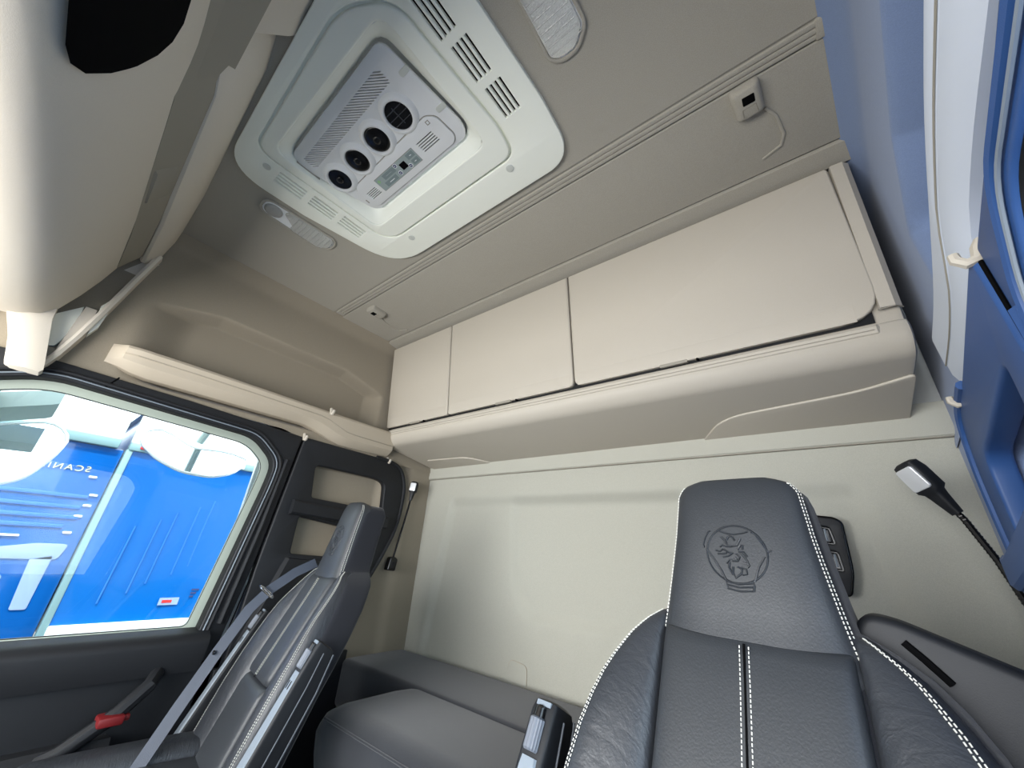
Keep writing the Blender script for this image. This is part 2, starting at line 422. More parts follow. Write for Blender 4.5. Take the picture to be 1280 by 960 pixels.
    gp = [S(.05, .52, -.45), S(.095, .50, -.47), S(.11, .44, -.53), S(.115, .34, -.60), S(.10, .30, -.62), S(.06, .29, -.63)]
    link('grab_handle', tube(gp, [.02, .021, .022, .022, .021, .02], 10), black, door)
    # ---- window: pane and the pale seal round it
    win = link('window_%d' % num, plate([rnd(inflate(GL, .0), GR)], -.046, -.042, P), 'window_glass', smooth=0); struct(win)
    link('window_seal', plate([rnd(inflate(GL, .048), GR), rnd(inflate(GL, -.004), GR)], -.050, -.034, P, .002), 'seal_green', win)
    link('glass_edge', tube([S(-.036, p[0], p[1]) for p in rnd(inflate(GL, -.003), GR)], .0022, 5, close=True), 'rubber', win)
    link('inner_reveal', plate([rnd(inflate(GL, .036), GR), rnd(inflate(GL, .027), GR)], -.034, .012, P), 'rubber', win)
    return wall, tr, door, win
LW = side_wall('left')
RW = side_wall('right')
# outer cab skin that closes the box behind the trims
link('outer_skin', join(box(-2.10, -2.08, .66, 1.7, -1.1, 1.5), box(-2.10, -2.08, -1.1, 1.7, .44, 1.5), box(-2.10, -2.08, -1.1, 1.7, -1.1, -.42), box(-2.10, .5, 1.68, 1.71, -1.1, 1.5)), 'trailer_white', LW[0])
link('outer_skin', join(box(.43, .45, .66, 1.7, -1.1, 1.5), box(.43, .45, -1.1, 1.7, .44, 1.5), box(.43, .45, -1.1, 1.7, -1.1, -.42)), 'trailer_white', RW[0])
tab = tag(link('red_release_tab', join(box(-1.86, -1.80, .395, .455, -.55, -.525, .006), box(-1.845, -1.815, .44, .47, -.545, -.53, .004)), 'red_tab'), 'small red tab low on the passenger door beside the dark window sill', 'tab')

# ================================================================== REAR CUPBOARD
def yf(z): return 1.148 + .123 * (1.17 - z)          # plane of the door faces
XA, XB = XL + .012, .266                    # inner ends
cup = empty('overhead_cupboard', ((XA + XB) / 2, 1.6, .47), 'long beige wall cupboard with three doors under the roof at the rear', 'cupboard')
prof = rnd([(1.60, 1.125), (yf(1.125) + .012, 1.125), (yf(.612) + .012, .612), (yf(.61) - .006, .606), (1.206, .560), (1.238, .520), (1.60, .462)], [0, .0, .0, .006, .02, .03, 0], 4)
def ends(x): # soft ends
    return x
rows = []
for x, k in ((XA, .006), (XA + .006, 0), (XB - .02, 0), (XB - .006, .006), (XB, .02)):
    cy, cz = 1.42, .85
    rows.append([(x, p[0] + (k if p[0] < 1.5 else 0), p[1] + (k * .6 if (p[1] < .6) else 0)) for p in prof])
link('body', loft(rows), 'beige_plastic', cup, smooth=28)
def door(x0a, x0b, x1a, x1b, r, name='door'):
    # x at top / bottom of left and right edges; outline in (x, s) with s along the slanting face
    zt, zb_ = 1.120, .622
    L = math.hypot(zt - zb_, yf(zb_) - yf(zt))
    ol = rnd([(x0b, 0), (x1b, 0), (x1a, L), (x0a, L)], r, 6)
    dz = (zt - zb_) / L; dy = (yf(zt) - yf(zb_)) / L
    fr = lambda u, v, t: (u, yf(zb_) + dy * v - dz * t, zb_ + dz * v + dy * t)
    return plate([ol], -.010, .012, fr, .006, 3), fr, L
G1, G2 = -1.4065, -.6785
D = [(XA + .012, XA + .012, G1 - .003, G1 - .003, [.012, .012, .004, .01]),
     (G1 + .003, G1 + .003, G2 - .003, G2 - .003, [.012, .022, .004, .004]),
     (G2 + .003, G2 + .003, XB - .052, XB - .040, [.03, .09, .012, .004])]
for i, a in enumerate(D):
    me, fr, L = door(*a)
    dr = link('door', me, 'beige_plastic', cup)
    xm = (a[1] + a[3]) / 2
    # chamfered lower strip of the door and the slit grip under it
    ch = loft([[fr(x, .0, .0115), fr(x, .012, .0122), fr(x, .045, .0126), fr(x, .052, .0118)] for x in (a[1] + .014, a[3] - (.015 if i < 2 else .055))], closed=False)
    link('lower_bevel', ch, 'beige_plastic', dr)
    gx = xm if i < 2 else -.30
    link('grip_slot', plate([rect(gx - .045, gx + .045, -.006, .004, .003)], .0, .0135, fr, .001), 'console_grey', dr)
    link('latch_pin', plate([circ(gx + .075, -.003, .004, 10)], .0, .0135, fr, .0005), 'dark_void', dr)
# gaps between the doors open down to a dark-coloured recessed carcass face
link('carcass_face', loft([[(x, yf(1.12) + .006, 1.12), (x, yf(.615) + .006, .615)] for x in (XA + .01, XB - .06)], closed=False), 'rubber', cup)
# right-hand end stile and the pale lip rail below the doors
me = loft([[(x, yf(z) - .010 + e, z) for z in (1.12, 1.0, .85, .70, .645)] for x, e in ((XB - .047, .012), (XB - .045, 0), (XB - .016, .001), (XB - .002, .016))], closed=False)
link('end_stile', me, 'beige_plastic', cup, smooth=30)
link('stile_seam', tube([(XB - .05, yf(.642) - .008, .642), (XB - .016, yf(.644) - .008, .644), (XB, yf(.645) + .012, .645)], .0018, 6), 'console_grey', cup)
lip = [(.0, .605), (-.012, .603), (-.016, .596), (-.014, .578), (-.004, .572), (.02, .57)]
link('lip_rail', loft([[(x, yf(.6) + p[0] + e, p[1]) for p in lip] for x, e in ((XA + .03, .01), (XA + .036, 0), (XB - .065, 0), (XB - .055, .01))]), 'beige_plastic', cup, smooth=30)
link('lip_groove', tube([(XA + .036, yf(.6) - .0155, .5865), (XB - .07, yf(.6) - .0155, .5865)], .0014, 5), 'console_grey', cup)
# inset panels on the underside
def under(u, v, t): # u = x, v = distance back from the nose
    return (u, 1.238 + .9874 * v - .158 * t * 0, .520 - .158 * v - t)
ip = rnd([(-.32, .365), (XB - .002, .365), (XB - .002, .10), (XB - .12, .15), (-.22, .20)], [.01, .01, .02, .05, .09])
link('underside_panel', plate([ip], -.002, .006, under, .003), 'beige_plastic', cup)
ip2 = rnd([(XA + .02, .365), (-1.42, .365), (-1.52, .25), (XA + .10, .23)], [.01, .03, .06, .02])
link('underside_panel', plate([ip2], -.002, .006, under, .003), 'beige_plastic', cup)

# ================================================================== ROOF HATCH WITH COOLING UNIT
hz = ZC - .001
hatch = empty('roof_hatch', (-.87, .36, hz), 'white plastic roof hatch surround with slotted vents on the ceiling', 'roof hatch')
HO = rnd([(-1.362, .035), (-.392, .005), (-.378, .50), (-.392, .690), (-1.285, .690), (-1.352, .30)], [.15, .08, .03, .17, .17, .0], 10)
HG = rnd([(-1.215, .066), (-.655, .047), (-.530, .12), (-.512, .48), (-.53, .585), (-1.195, .585)], [.07, .06, .06, .03, .09, .10], 8)
def slots(xa, xb, y0, y1, n, gap=.5):
    out = []; p = (xb - xa) / n
    for k in range(n):
        out.append([(xa + p * (k + .22), y0), (xa + p * (k + .72), y0), (xa + p * (k + .72), y1), (xa + p * (k + .22), y1)])
    return out
HS = []
for y0, y1, o in ((.150, .245, 0), (.269, .362, .010), (.387, .477, .020)): HS += [[(p[0] + o, p[1]) for p in s] for s in slots(-.560, -.494, y0, y1, 4)]
for y0, y1, o in ((.163, .257, .0), (.281, .374, .004), (.396, .489, .010)): HS += [[(p[0] + o, p[1]) for p in s] for s in slots(-1.290, -1.226, y0, y1, 4)]
HS = [[(min(max(p[0], -1.31), -.43), p[1]) for p in s] for s in HS]
# right-hand slots sit outside the inner moulding
HSR = []
for y0, y1, xa in ((.145, .244, -.500), (.268, .362, -.490), (.387, .477, -.482)): HSR += slots(xa - .012 + .0, xa + .048, y0, y1, 4)
HSL = HS[12:]
link('surround', plate([HO, inflate(HG, -.004)] + HSR + HSL, hz - .014, hz + .004, CEIL, .003), 'hatch_plastic', hatch)
link('vent_backing', box(-.515, -.425, .135, .487, hz - .0025, hz + .0005), 'dark_void', hatch)
link('vent_backing', box(-1.30, -1.205, .15, .50, hz - .0025, hz + .0005), 'console_grey', hatch)
link('inner_moulding', plate([inflate(HG, -.011), HOLE], hz - .017, hz + .004, CEIL, .005, 3), 'hatch_plastic', hatch)
link('groove_floor', plate([inflate(HG, .002), inflate(HG, -.02)], hz - .003, hz + .002, CEIL), 'hatch_plastic', hatch)
# sloping recess wall
AO = rnd([(-1.155, .160), (-.640, .150), (-.612, .42), (-.63, .456), (-1.11, .462), (-1.165, .22)], [.03, .03, .03, .03, .04, .04], 5)
def resample(poly, N):
    P = [Vector(p) for p in poly] + [Vector(poly[0])]; L = [0]
    for a, b in zip(P, P[1:]): L.append(L[-1] + (b - a).length)
    out = []
    for k in range(N):
        s = L[-1] * k / N
        for i in range(len(P) - 1):
            if s <= L[i + 1]: out.append(P[i].lerp(P[i + 1], (s - L[i]) / max(1e-9, L[i + 1] - L[i]))); break
    return out
def radial(poly, N, c):
    """sample a convex outline by angle"""
    out = []
    for k in range(N):
        t = 2 * math.pi * k / N; d = Vector((math.cos(t), math.sin(t))); best = 0
        for a, b in zip(poly, poly[1:] + poly[:1]):
            a = Vector(a) - Vector(c); b = Vector(b) - Vector(c); e = b - a
            den = d.x * e.y - d.y * e.x
            if abs(den) < 1e-12: continue
            s = (a.x * e.y - a.y * e.x) / den; q = (a.x * d.y - a.y * d.x) / den
            if s > 0 and -1e-6 <= q <= 1 + 1e-6: best = max(best, s)
        out.append((c[0] + d.x * best, c[1] + d.y * best))
    return out
cc = (-.885, .31)
r1 = radial(HOLE, 120, cc); r2 = radial(inflate(AO, .004), 120, cc)
lerp2 = lambda a, b, t: (a[0] + (b[0] - a[0]) * t, a[1] + (b[1] - a[1]) * t)
link('recess_wall', loft([[(p[0], p[1], hz - .012) for p in r1], [(*lerp2(p, q, .25), hz - .008) for p, q in zip(r1, r2)], [(*lerp2(p, q, .8), hz + .012) for p, q in zip(r1, r2)], [(q[0], q[1], hz + .03) for q in r2]], cap=False), 'hatch_plastic', hatch, smooth=40)
for (x, y) in ((-1.246, .126), (-1.088, .612), (-.576, .604), (-.552, .100)):
    link('screw_plug', plate([circ(x, y, .0125, 20)], hz - .0165, hz - .01, CEIL, .001), 'pale_plug', hatch)

unit = empty('cooling_unit', (-.885, .31, hz + .02), 'white cooling unit with four round black vents and small control display', 'air conditioner')
uz = hz + .012
G = []
n = 40; XG0, XG1, SLN = -1.134, -.700, .066
for k in range(n):                                   # slanting filter slots, cut off square at both ends
    a = XG0 - SLN + (XG1 - XG0 + SLN) * (k + .5) / n; w_ = .0033
    t0 = max(0., (XG0 - a) / SLN); t1 = min(1., (XG1 - a) / SLN)
    if t1 - t0 < .12: continue
    yy = lambda t: .191 - .008 * ((a + SLN * t - XG0) / (XG1 - XG0)) + .043 * t
    G.append([(a + SLN * t0 - w_, yy(t0)), (a + SLN * t0 + w_, yy(t0)), (a + SLN * t1 + w_, yy(t1)), (a + SLN * t1 - w_, yy(t1))])
VC = [(-.748, .292, .0415), (-.863, .297, .0405), (-.979, .300, .040), (-1.094, .303, .0395)]
link('faceplate', plate([AO] + [circ(x, y, r + .002, 28) for x, y, r in VC] + G, uz - .006, uz + .002, CEIL, .0004, 1), 'unit_plastic', unit)
link('filter_backing', box(-1.15, -.685, .165, .248, uz + .004, uz + .006), 'dark_void', unit)
for i, (x, y, r) in enumerate(VC):
    ring = []
    for (rr, zz) in ((r + .020, uz - .003), (r + .014, uz - .012), (r + .008, uz - .019), (r + .003, uz - .0205), (r, uz - .018), (r - .001, uz + .004)):
        ring.append([(p[0], p[1], zz) for p in circ(x, y, rr, 36)])
    v = link('vent_collar', loft(ring, cap=False), 'unit_plastic', unit, smooth=60)
    bowl = []
    for k in range(7):
        a = math.pi / 2 * k / 6
        rr = (r - .0015) * math.cos(a) + .0005
        bowl.append([(p[0], p[1], uz - .013 + (.020 if i in (0, 3) else -.006) * math.sin(a)) for p in circ(x, y, rr, 30)])
    link('vent_ball', loft(bowl), 'gloss_black', v, smooth=60)
    if i == 0:
        for dy in (-.018, 0, .018):
            hw = math.sqrt(max(0, (r - .004) ** 2 - dy * dy))
            link('vane', box(x - hw, x + hw, y + dy - .0012, y + dy + .0012, uz - .014, uz - .002, .0005, 1), 'vane_dark', v)
        link('vane_link', box(x - .0015, x + .0015, y - .025, y + .025, uz - .015, uz - .012), 'vane_dark', v)
    else:
        link('vent_hub', loft([[(p[0], p[1], uz - .0185 - h) for p in circ(x, y, q, 16)] for q, h in ((.012, 0), (.010, .002), (.004, .0025))]), 'gloss_black', v, smooth=50)
for (x, y) in ((-.640, .232), (-.627, .352)):
    link('clip_recess', plate([rect(x - .022, x + .012, y - .008, y + .008, .007)], uz - .0085, uz - .003, CEIL, .001), 'pale_plug', unit)
CP = rnd([(-1.098, .372), (-1.075, .352), (-.690, .340), (-.662, .360), (-.655, .43), (-.672, .446), (-1.075, .450), (-1.105, .42)], .012)
g2 = []
for k in range(5): y = .381 + .0075 * k; g2.append(rect(-.776 + .001 * k, -.706 + .001 * k, y - .0017, y + .0017))
for k in range(5): y = .394 + .0062 * k; g2.append(rect(-1.073 + .001 * k, -1.022 + .001 * k, y - .0015, y + .0015))
cov = link('control_cover', plate([CP] + g2, uz - .012, uz - .004, CEIL, .0015), 'unit_plastic', unit)
link('cover_gap', tube([(p[0], p[1], uz - .0062) for p in inflate(CP, .0015)], .0012, 5, close=True), 'console_grey', unit)
link('grille_backing', box(-.79, -.69, .374, .418, uz - .0066, uz - .005), 'dark_void', cov)
link('grille_backing', box(-1.085, -1.01, .389, .423, uz - .0066, uz - .005), 'dark_void', cov)
lz = uz - .0125
disp = link('display_panel', plate([rect(-1.000, -.798, .376, .424)], lz - .0008, lz + .001, CEIL), 'lcd_grey', unit)
link('display_rim', tube([(x, y, lz) for x, y in rect(-1.000, -.798, .376, .424)], .0011, 5, close=True), 'console_grey', disp)
def pr(name, ol, m, dz=.0012): link(name, plate([ol], lz - .0008 - dz, lz - .0006, CEIL), m, disp)
pr('screen', rect(-.878, -.852, .389, .411), 'dark_void')
pr('key_field', rect(-.962, -.902, .380, .398), 'lcd_dark', .0006)
pr('key_field', rect(-.975, -.915, .403, .420), 'lcd_dark', .0006)
pr('key_field', rect(-.835, -.803, .380, .398), 'lcd_dark', .0006)
pr('key_field', rect(-.832, -.803, .403, .420), 'lcd_dark', .0006)
pr('key_mark', rect(-.955, -.93, .4105, .4125), 'white_print', .0010)
pr('key_mark', rect(-.948, -.918, .3885, .3905), 'lcd_grey', .0010)
for x, y in ((-.892, .384), (-.895, .411), (-.845, .414)):
    pr('key_ring', circ(x, y, .0078, 16), 'white_print', .0011); pr('key', circ(x, y, .0058, 16), 'navy_print', .0016); pr('key_dot', circ(x, y, .002, 10), 'white_print', .0020)
pr('power_key', circ(-.988, .389, .006, 14), 'green_print', .0011)
pr('key_mark', rect(-.822, -.814, .3885, .3905), 'white_print', .0010)
pr('key_mark', rect(-.822, -.814, .4110, .4130), 'white_print', .0010)
link('cover_latch', plate([rect(-.700, -.688, .350, .362), rect(-.698, -.690, .352, .360)], uz - .0128, uz - .0105, CEIL), 'console_grey', unit)
link('cover_tab', box(-1.098, -1.094, .405, .42, uz - .0128, uz - .012), 'console_grey', unit)

# ================================================================== CEILING LAMPS
def ceiling_lamp(mx, label):
    lamp = empty('ceiling_lamp', (mx(-1.44), .32, ZC), label, 'ceiling lamp', 'lamps flanking the roof hatch')
    Fm = lambda u, v, t: (mx(u), v, t)
    O = rnd([(-1.487, .176), (-1.392, .176), (-1.378, .44), (-1.41, .462), (-1.455, .462), (-1.497, .425)], [.045, .04, .02, .015, .02, .02], 6)
    I = inflate(O, -.009)
    link('bezel', plate([O, I], ZC - .008, ZC + .004, Fm, .003), 'headliner', lamp)
    link('reflector', plate([inflate(I, .004)], ZC - .002, ZC + .004, Fm), 'white_print', lamp)
    link('spot_lens', loft([[(mx(p[0]), p[1], z) for p in circ(-1.442, .222, q, 24)] for q, z in ((.032, ZC - .002), (.031, ZC - .007), (.022, ZC - .011), (.008, ZC - .0125))]), 'lens', lamp, smooth=60)
    LL = rnd([(-1.415, .252), (-1.392, .268), (-1.389, .435), (-1.415, .448), (-1.452, .448), (-1.484, .418), (-1.482, .305), (-1.455, .30)], .012)
    link('main_lens', plate([LL], ZC - .010, ZC - .001, Fm, .003), 'lens', lamp)
    for k in range(9):
        y = .30 + .016 * k
        link('lens_rib', tube([(mx(-1.478), y, ZC - .0105), (mx(-1.395), y, ZC - .0105)], .0016, 5), 'lens', lamp)
    return lamp
ceiling_lamp(lambda x: x, 'long clear ceiling lamp with round spot lens above the passenger side shelf')
ceiling_lamp(lambda x: -1.70 - x, 'clear ribbed ceiling lamp partly out of frame beside the hatch vents')

# ================================================================== HEADLINER LATCHES
def latch(mx, y0, label):
    e = empty('net_latch', (mx(.065), y0, ZC), label, 'latch', 'latches on the rear headliner')
    b = [[(mx(x), y, ZC - .004 - h) for x, y in rnd([(.022 + k, y0 - .01 + k * .4), (.092 - k, y0 - .014 + k * .4), (.096 - k, y0 + .078 - k), (.030 + k, y0 + .080 - k)], .012, 3)] for k, h in ((0, -.006), (.001, .012), (.006, .022), (.012, .025))]
    link('housing', loft(b), 'headliner', e, smooth=40)
    link('slot', plate([rect(mx(.076), mx(.048), y0 + .008, y0 + .032, .003)] if mx(0) > mx(.1) else [rect(mx(.048), mx(.076), y0 + .008, y0 + .032, .003)], ZC - .0305, ZC - .026, CEIL, .001), 'dark_void', e)
    q = [(mx(.045), y0 + .064, ZC - .0292), (mx(.046), y0 + .041, ZC - .0295), (mx(.076), y0 + .039, ZC - .0295), (mx(.079), y0 + .064, ZC - .0292)]
    link('button_seam', tube(q, .0010, 5), 'console_grey', e)
    t = [(mx(.095), y0 + .085, ZC - .006), (mx(.115), y0 + .12, ZC - .006), (mx(.128), y0 + .19, ZC - .006), (mx(.118), y0 + .225, ZC - .006), (mx(.07), y0 + .245, ZC - .005)]
    link('moulded_ridge', tube(t, .0045, 8, flat=.7), 'headliner', e)
latch(lambda x: x, .785, 'square grey latch with dark slot on the rear headliner above the cupboard')
latch(lambda x: -1.625 - x, .815, 'small grey latch on the headliner beside the passenger side wall')

# ================================================================== FRONT OVERHEAD CONSOLE
con = empty('overhead_console', (-.9, -.3, .6), 'large pale overhead storage console above the windscreen, nearest the camera', 'console')
hp = [(.036, 1.156), (.032, 1.10), (.018, 1.01), (-.006, .962), (-.016, .953), (-.026, .953), (-.032, .962), (-.03, 1.02), (-.03, 1.156)]
link('header', loft([[(x, p[0] + o, p[1]) for p in hp] for x, o in ((XL + .02, .004), (-1.6, 0), (-.95, -.030), (-.85, -.046), (-.80, -.07))]), 'console_plastic', con, smooth=32)
link('header_end', loft([[(XL + d, y + .0 - k, z) for k in (0, .035)] for d, y, z in ((.0, .030, .985),)] * 1 + [[(XL + .002, -.01, .9), (XL + .002, -.05, .9)]], closed=False), 'console_plastic', con)
hp2 = [(.036, 1.156), (.02, 1.12), (-.03, 1.04), (-.078, .992), (-.09, .985), (-.105, .99), (-.11, 1.05), (-.11, 1.156)]
link('centre_module', loft([[(x, p[0] + o, p[1]) for p in hp2] for x, o in ((-.80, -.012), (-.74, -.02), (-.3, -.03), (xr(0) - .005, -.03))]), 'console_plastic', con, smooth=40)
link('module_slot', box(-.808, -.785, -.125, -.088, .958, 1.00), 'dark_void', con)
# strip with the release latch between the header and the lid
strip = [[(x, -.022 + o, .968), (x, -.030 + o * 1.1, .94), (x, -.066 + o * 1.4, .866), (x, -.075 + o * 1.4, .872), (x, -.04, .98)] for x, o in ((XL + .07, 0), (-1.6, -.002), (-.95, -.022), (-.80, -.045), (xr(0) - .01, -.05))]
link('latch_strip', loft(strip), 'console_grey', con)
la = loft([[(x, -.033 + o, .935), (x, -.036 + o, .930), (x, -.060 + o - k, .876), (x, -.074 + o - k, .872), (x, -.05 + o, .94)] for x, o, k in ((-1.41, -.014, 0), (-1.40, -.008, 0), (-1.245, -.012, 0), (-1.23, -.022, 0))])
link('release_latch', la, 'console_grey', con, smooth=30)
lp = [(-.062, .905), (-.066, .872), (-.082, .80), (-.105, .72), (-.132, .645), (-.16, .605), (-.20, .585), (-.25, .578), (-.34, .585), (-.6, .63), (-.99, .66), (-.99, .75), (-.3, .75), (-.12, .88)]
LIDX = ((XL + .06, 0., 0), (XL + .075, -.0, .0), (-1.5, -.006, 0), (-1.0, -.028, 0), (-.6, -.05, 0), (xr(-.3) - .01, -.06, 0))
link('lid', loft([[(x, p[0] + o * (1 if p[0] > -.2 else .5), p[1]) for p in lp] for x, o, _ in LIDX]), 'console_plastic', con, smooth=50)
# end bracket following the side wall, and the open pocket beside the lid
bk = [(.030, 1.0), (.004, .86), (-.024, .70), (-.048, .58), (-.068, .50), (-.085, .452)]
link('end_bracket', loft([[(XL + .004, y, z), (XL + .045, y - .004, z), (XL + .05, y - .014, z), (XL + .045, y - .022, z), (XL + .004, y - .022, z)] for y, z in bk]), 'console_plastic', con, smooth=30)
def sp(name, pts, d0, d1, m, par): return link(name, plate([pts], XL + d0, XL + d1, SIDE, .002), m, par)
sp('pocket_panel', [(-.135, .64), (-.085, .70), (-.075, .60), (-.095, .535), (-.118, .525)], .0, .022, 'hatch_plastic', con)
sp('pocket_post', [(-.082, .70), (-.052, .70), (-.045, .60), (-.088, .52)], .0, .03, 'console_plastic', con)
sp('pocket_strip', [(-.05, .72), (-.022, .79), (-.028, .64), (-.042, .60)], .0, .032, 'hatch_plastic', con)
sp('pocket_floor', [(-.125, .53), (-.07, .52), (-.085, .455), (-.12, .46)], .0, .03, 'console_grey', con)
# column where the console meets the front pillar
link('pillar_column', loft([[(XL + .075, y0, z), (XL + .085, (y0 + y1) / 2, z), (XL + .075, y1, z), (XL + .0, y1, z), (XL + .0, y0, z)] for z, y0, y1 in ((.66, -.24, -.135), (.60, -.225, -.128), (.52, -.19, -.106), (.46, -.172, -.090), (.435, -.165, -.084), (.425, -.15, -.09))]), 'console_plastic', con, smooth=50)
# dark recessed compartment in the lid near the middle of the cab
Lq = [(-.076, .812), (-.090, .760), (-.105, .71), (-.128, .645), (-.146, .618)]
rows = []
for x, f0, f1 in ((-.775, .42, .62), (-.765, .22, .80), (-.745, .08, .95), (-.71, 0, 1), (-.40, 0, 1), (-.395, .05, .95)):
    o = interp([(-1.0, -.028), (-.6, -.05), (-.3, -.055)], x)
    row = []
    for k in range(7):
        t = (f0 + (f1 - f0) * k / 6) * (len(Lq) - 1); a = min(int(t), len(Lq) - 2); t -= a
        row.append((x, Lq[a][0] + (Lq[a + 1][0] - Lq[a][0]) * t + o + .006, Lq[a][1] + (Lq[a + 1][1] - Lq[a][1]) * t - .006))
    rows.append(row)
link('dark_compartment', loft(rows, closed=False), 'dark_void', con)

# ================================================================== BED
def pillow_box(x0, x1, y0, y1, z0, z1, r, bulge=.012, n=22):
    """mattress block with soft edges and slightly domed top"""
    def f(u, v):
        return None
    bm = bmesh.new(); bmesh.ops.create_cube(bm, size=1)
    for v in bm.verts: v.co = Vector(((x0 + x1) / 2 + v.co.x * (x1 - x0), (y0 + y1) / 2 + v.co.y * (y1 - y0), (z0 + z1) / 2 + v.co.z * (z1 - z0)))
    bmesh.ops.bevel(bm, geom=bm.edges[:], offset=r, segments=6, affect='EDGES', profile=.5)
    bmesh.ops.subdivide_edges(bm, edges=[e for e in bm.edges if e.calc_length() > .15], cuts=12, use_grid_fill=True)
    for v in bm.verts:
        a = (v.co.x - x0) / (x1 - x0); b = (v.co.y - y0) / (y1 - y0)
        v.co.z += bulge * max(0, (v.co.z - (z0 + z1) / 2) / ((z1 - z0) / 2)) * max(0., 16 * a * (1 - a) * b * (1 - b)) ** .35
    bmesh.ops.recalc_face_normals(bm, faces=bm.faces)
    me = bpy.data.meshes.new('p'); bm.to_mesh(me); bm.free(); return me
bed = empty('bunk_bed', (-.8, 1.4, -1.06), 'dark grey fabric bunk mattress running along the rear wall', 'bed')
link('mattress', pillow_box(XL + .025, xr(1.4) - .03, 1.225, 1.572, -.68, -.500, .022), 'mattress', bed, smooth=60)
link('bunk_base', box(XL + .06, xr(1.4) - .06, 1.24, 1.56, -1.06, -.68, .01), 'black_plastic', bed)
sec = empty('bunk_extension', (-.9, 1.03, -1.06), 'grey padded bunk extension between the two seats', 'bed')
def ext_rows():
    rows = []
    for x, k in ((-1.445, .05), (-1.435, .02), (-1.41, .006), (-1.37, 0), (-.42, 0), (-.37, .006), (-.35, .03)):
        p = [(1.232, -.70), (1.232, -.515 - k * .6), (1.228, -.499 - k), (1.15, -.493 - k), (.95, -.492 - k), (.90, -.500 - k), (.872 + k * .5, -.524 - k), (.862 + k * .6, -.55 - k * .6), (.875 + k * .4, -.62), (.90 + k * .3, -.70)]
        rows.append([(x, q[0], q[1]) for q in p])
    return rows
ex = link('cushion', loft(ext_rows()), 'mattress', sec, smooth=60)
link('piping', tube([(x, .874 + .0, -.521) for x in (-1.40, -1.2, -.9, -.6, -.40)], .004, 6), 'mattress', ex)
link('box_frame', box(-1.42, -.38, .91, 1.225, -1.06, -.70, .01), 'black_plastic', sec)

# ================================================================== SEATS
YT = [(-.66, .545), (-.586, .572), (-.395, .652), (-.25, .728), (-.114, .80), (.2, .875)]
yb = lambda z: interp(YT, z)
EMB = [[(645 + 412 * math.cos(2 * math.pi * k / 40), 558 + 405 * math.sin(2 * math.pi * k / 40)) for k in range(41)],
 [(400, 220), (520, 265), (640, 280), (760, 260), (830, 235)], [(225, 500), (330, 650), (420, 800), (480, 930)], [(1020, 580), (930, 720), (880, 850), (850, 930)],
 [(300, 235), (270, 245), (210, 340), (175, 440), (190, 490)], [(870, 250), (920, 260), (980, 360), (1035, 460), (1070, 520), (1115, 490)],
 [(470, 940), (640, 970), (840, 940)], [(480, 985), (640, 1010), (830, 990)], [(490, 1035), (650, 1060), (830, 1040)], [(470, 960), (490, 1040)], [(845, 960), (830, 1045)],
 [(455, 320), (510, 380), (530, 440), (600, 448), (670, 440), (700, 380), (725, 330)], [(530, 375), (550, 322), (585, 305), (620, 330), (640, 372)],
 [(425, 470), (460, 442), (530, 462), (590, 458)], [(360, 520), (420, 535), (470, 500), (540, 540), (590, 550)], [(385, 572), (470, 565), (520, 552)], [(460, 612), (540, 595), (600, 545)],
 [(670, 500), (710, 440), (745, 440), (735, 500)], [(680, 535), (750, 530), (792, 595)], [(720, 555), (780, 640), (805, 720), (780, 742)], [(640, 560), (692, 600), (660, 662), (590, 662)],
 [(500, 700), (550, 640), (600, 665)], [(548, 680), (532, 760), (580, 852)], [(590, 740), (580, 820), (610, 892), (690, 830), (705, 770), (650, 738)], [(700, 742), (760, 765), (765, 830), (705, 845)], [(715, 672), (790, 695)], [(620, 610), (650, 640)]]
HW = [(-.14, .149), (-.05, .132), (.05, .117), (.105, .112), (.135, .109), (.150, .101), (.160, .087), (.167, .060)]
HB = [(-.14, .050), (.10, .047), (.135, .040), (.150, .031), (.160, .021), (.167, .010)]
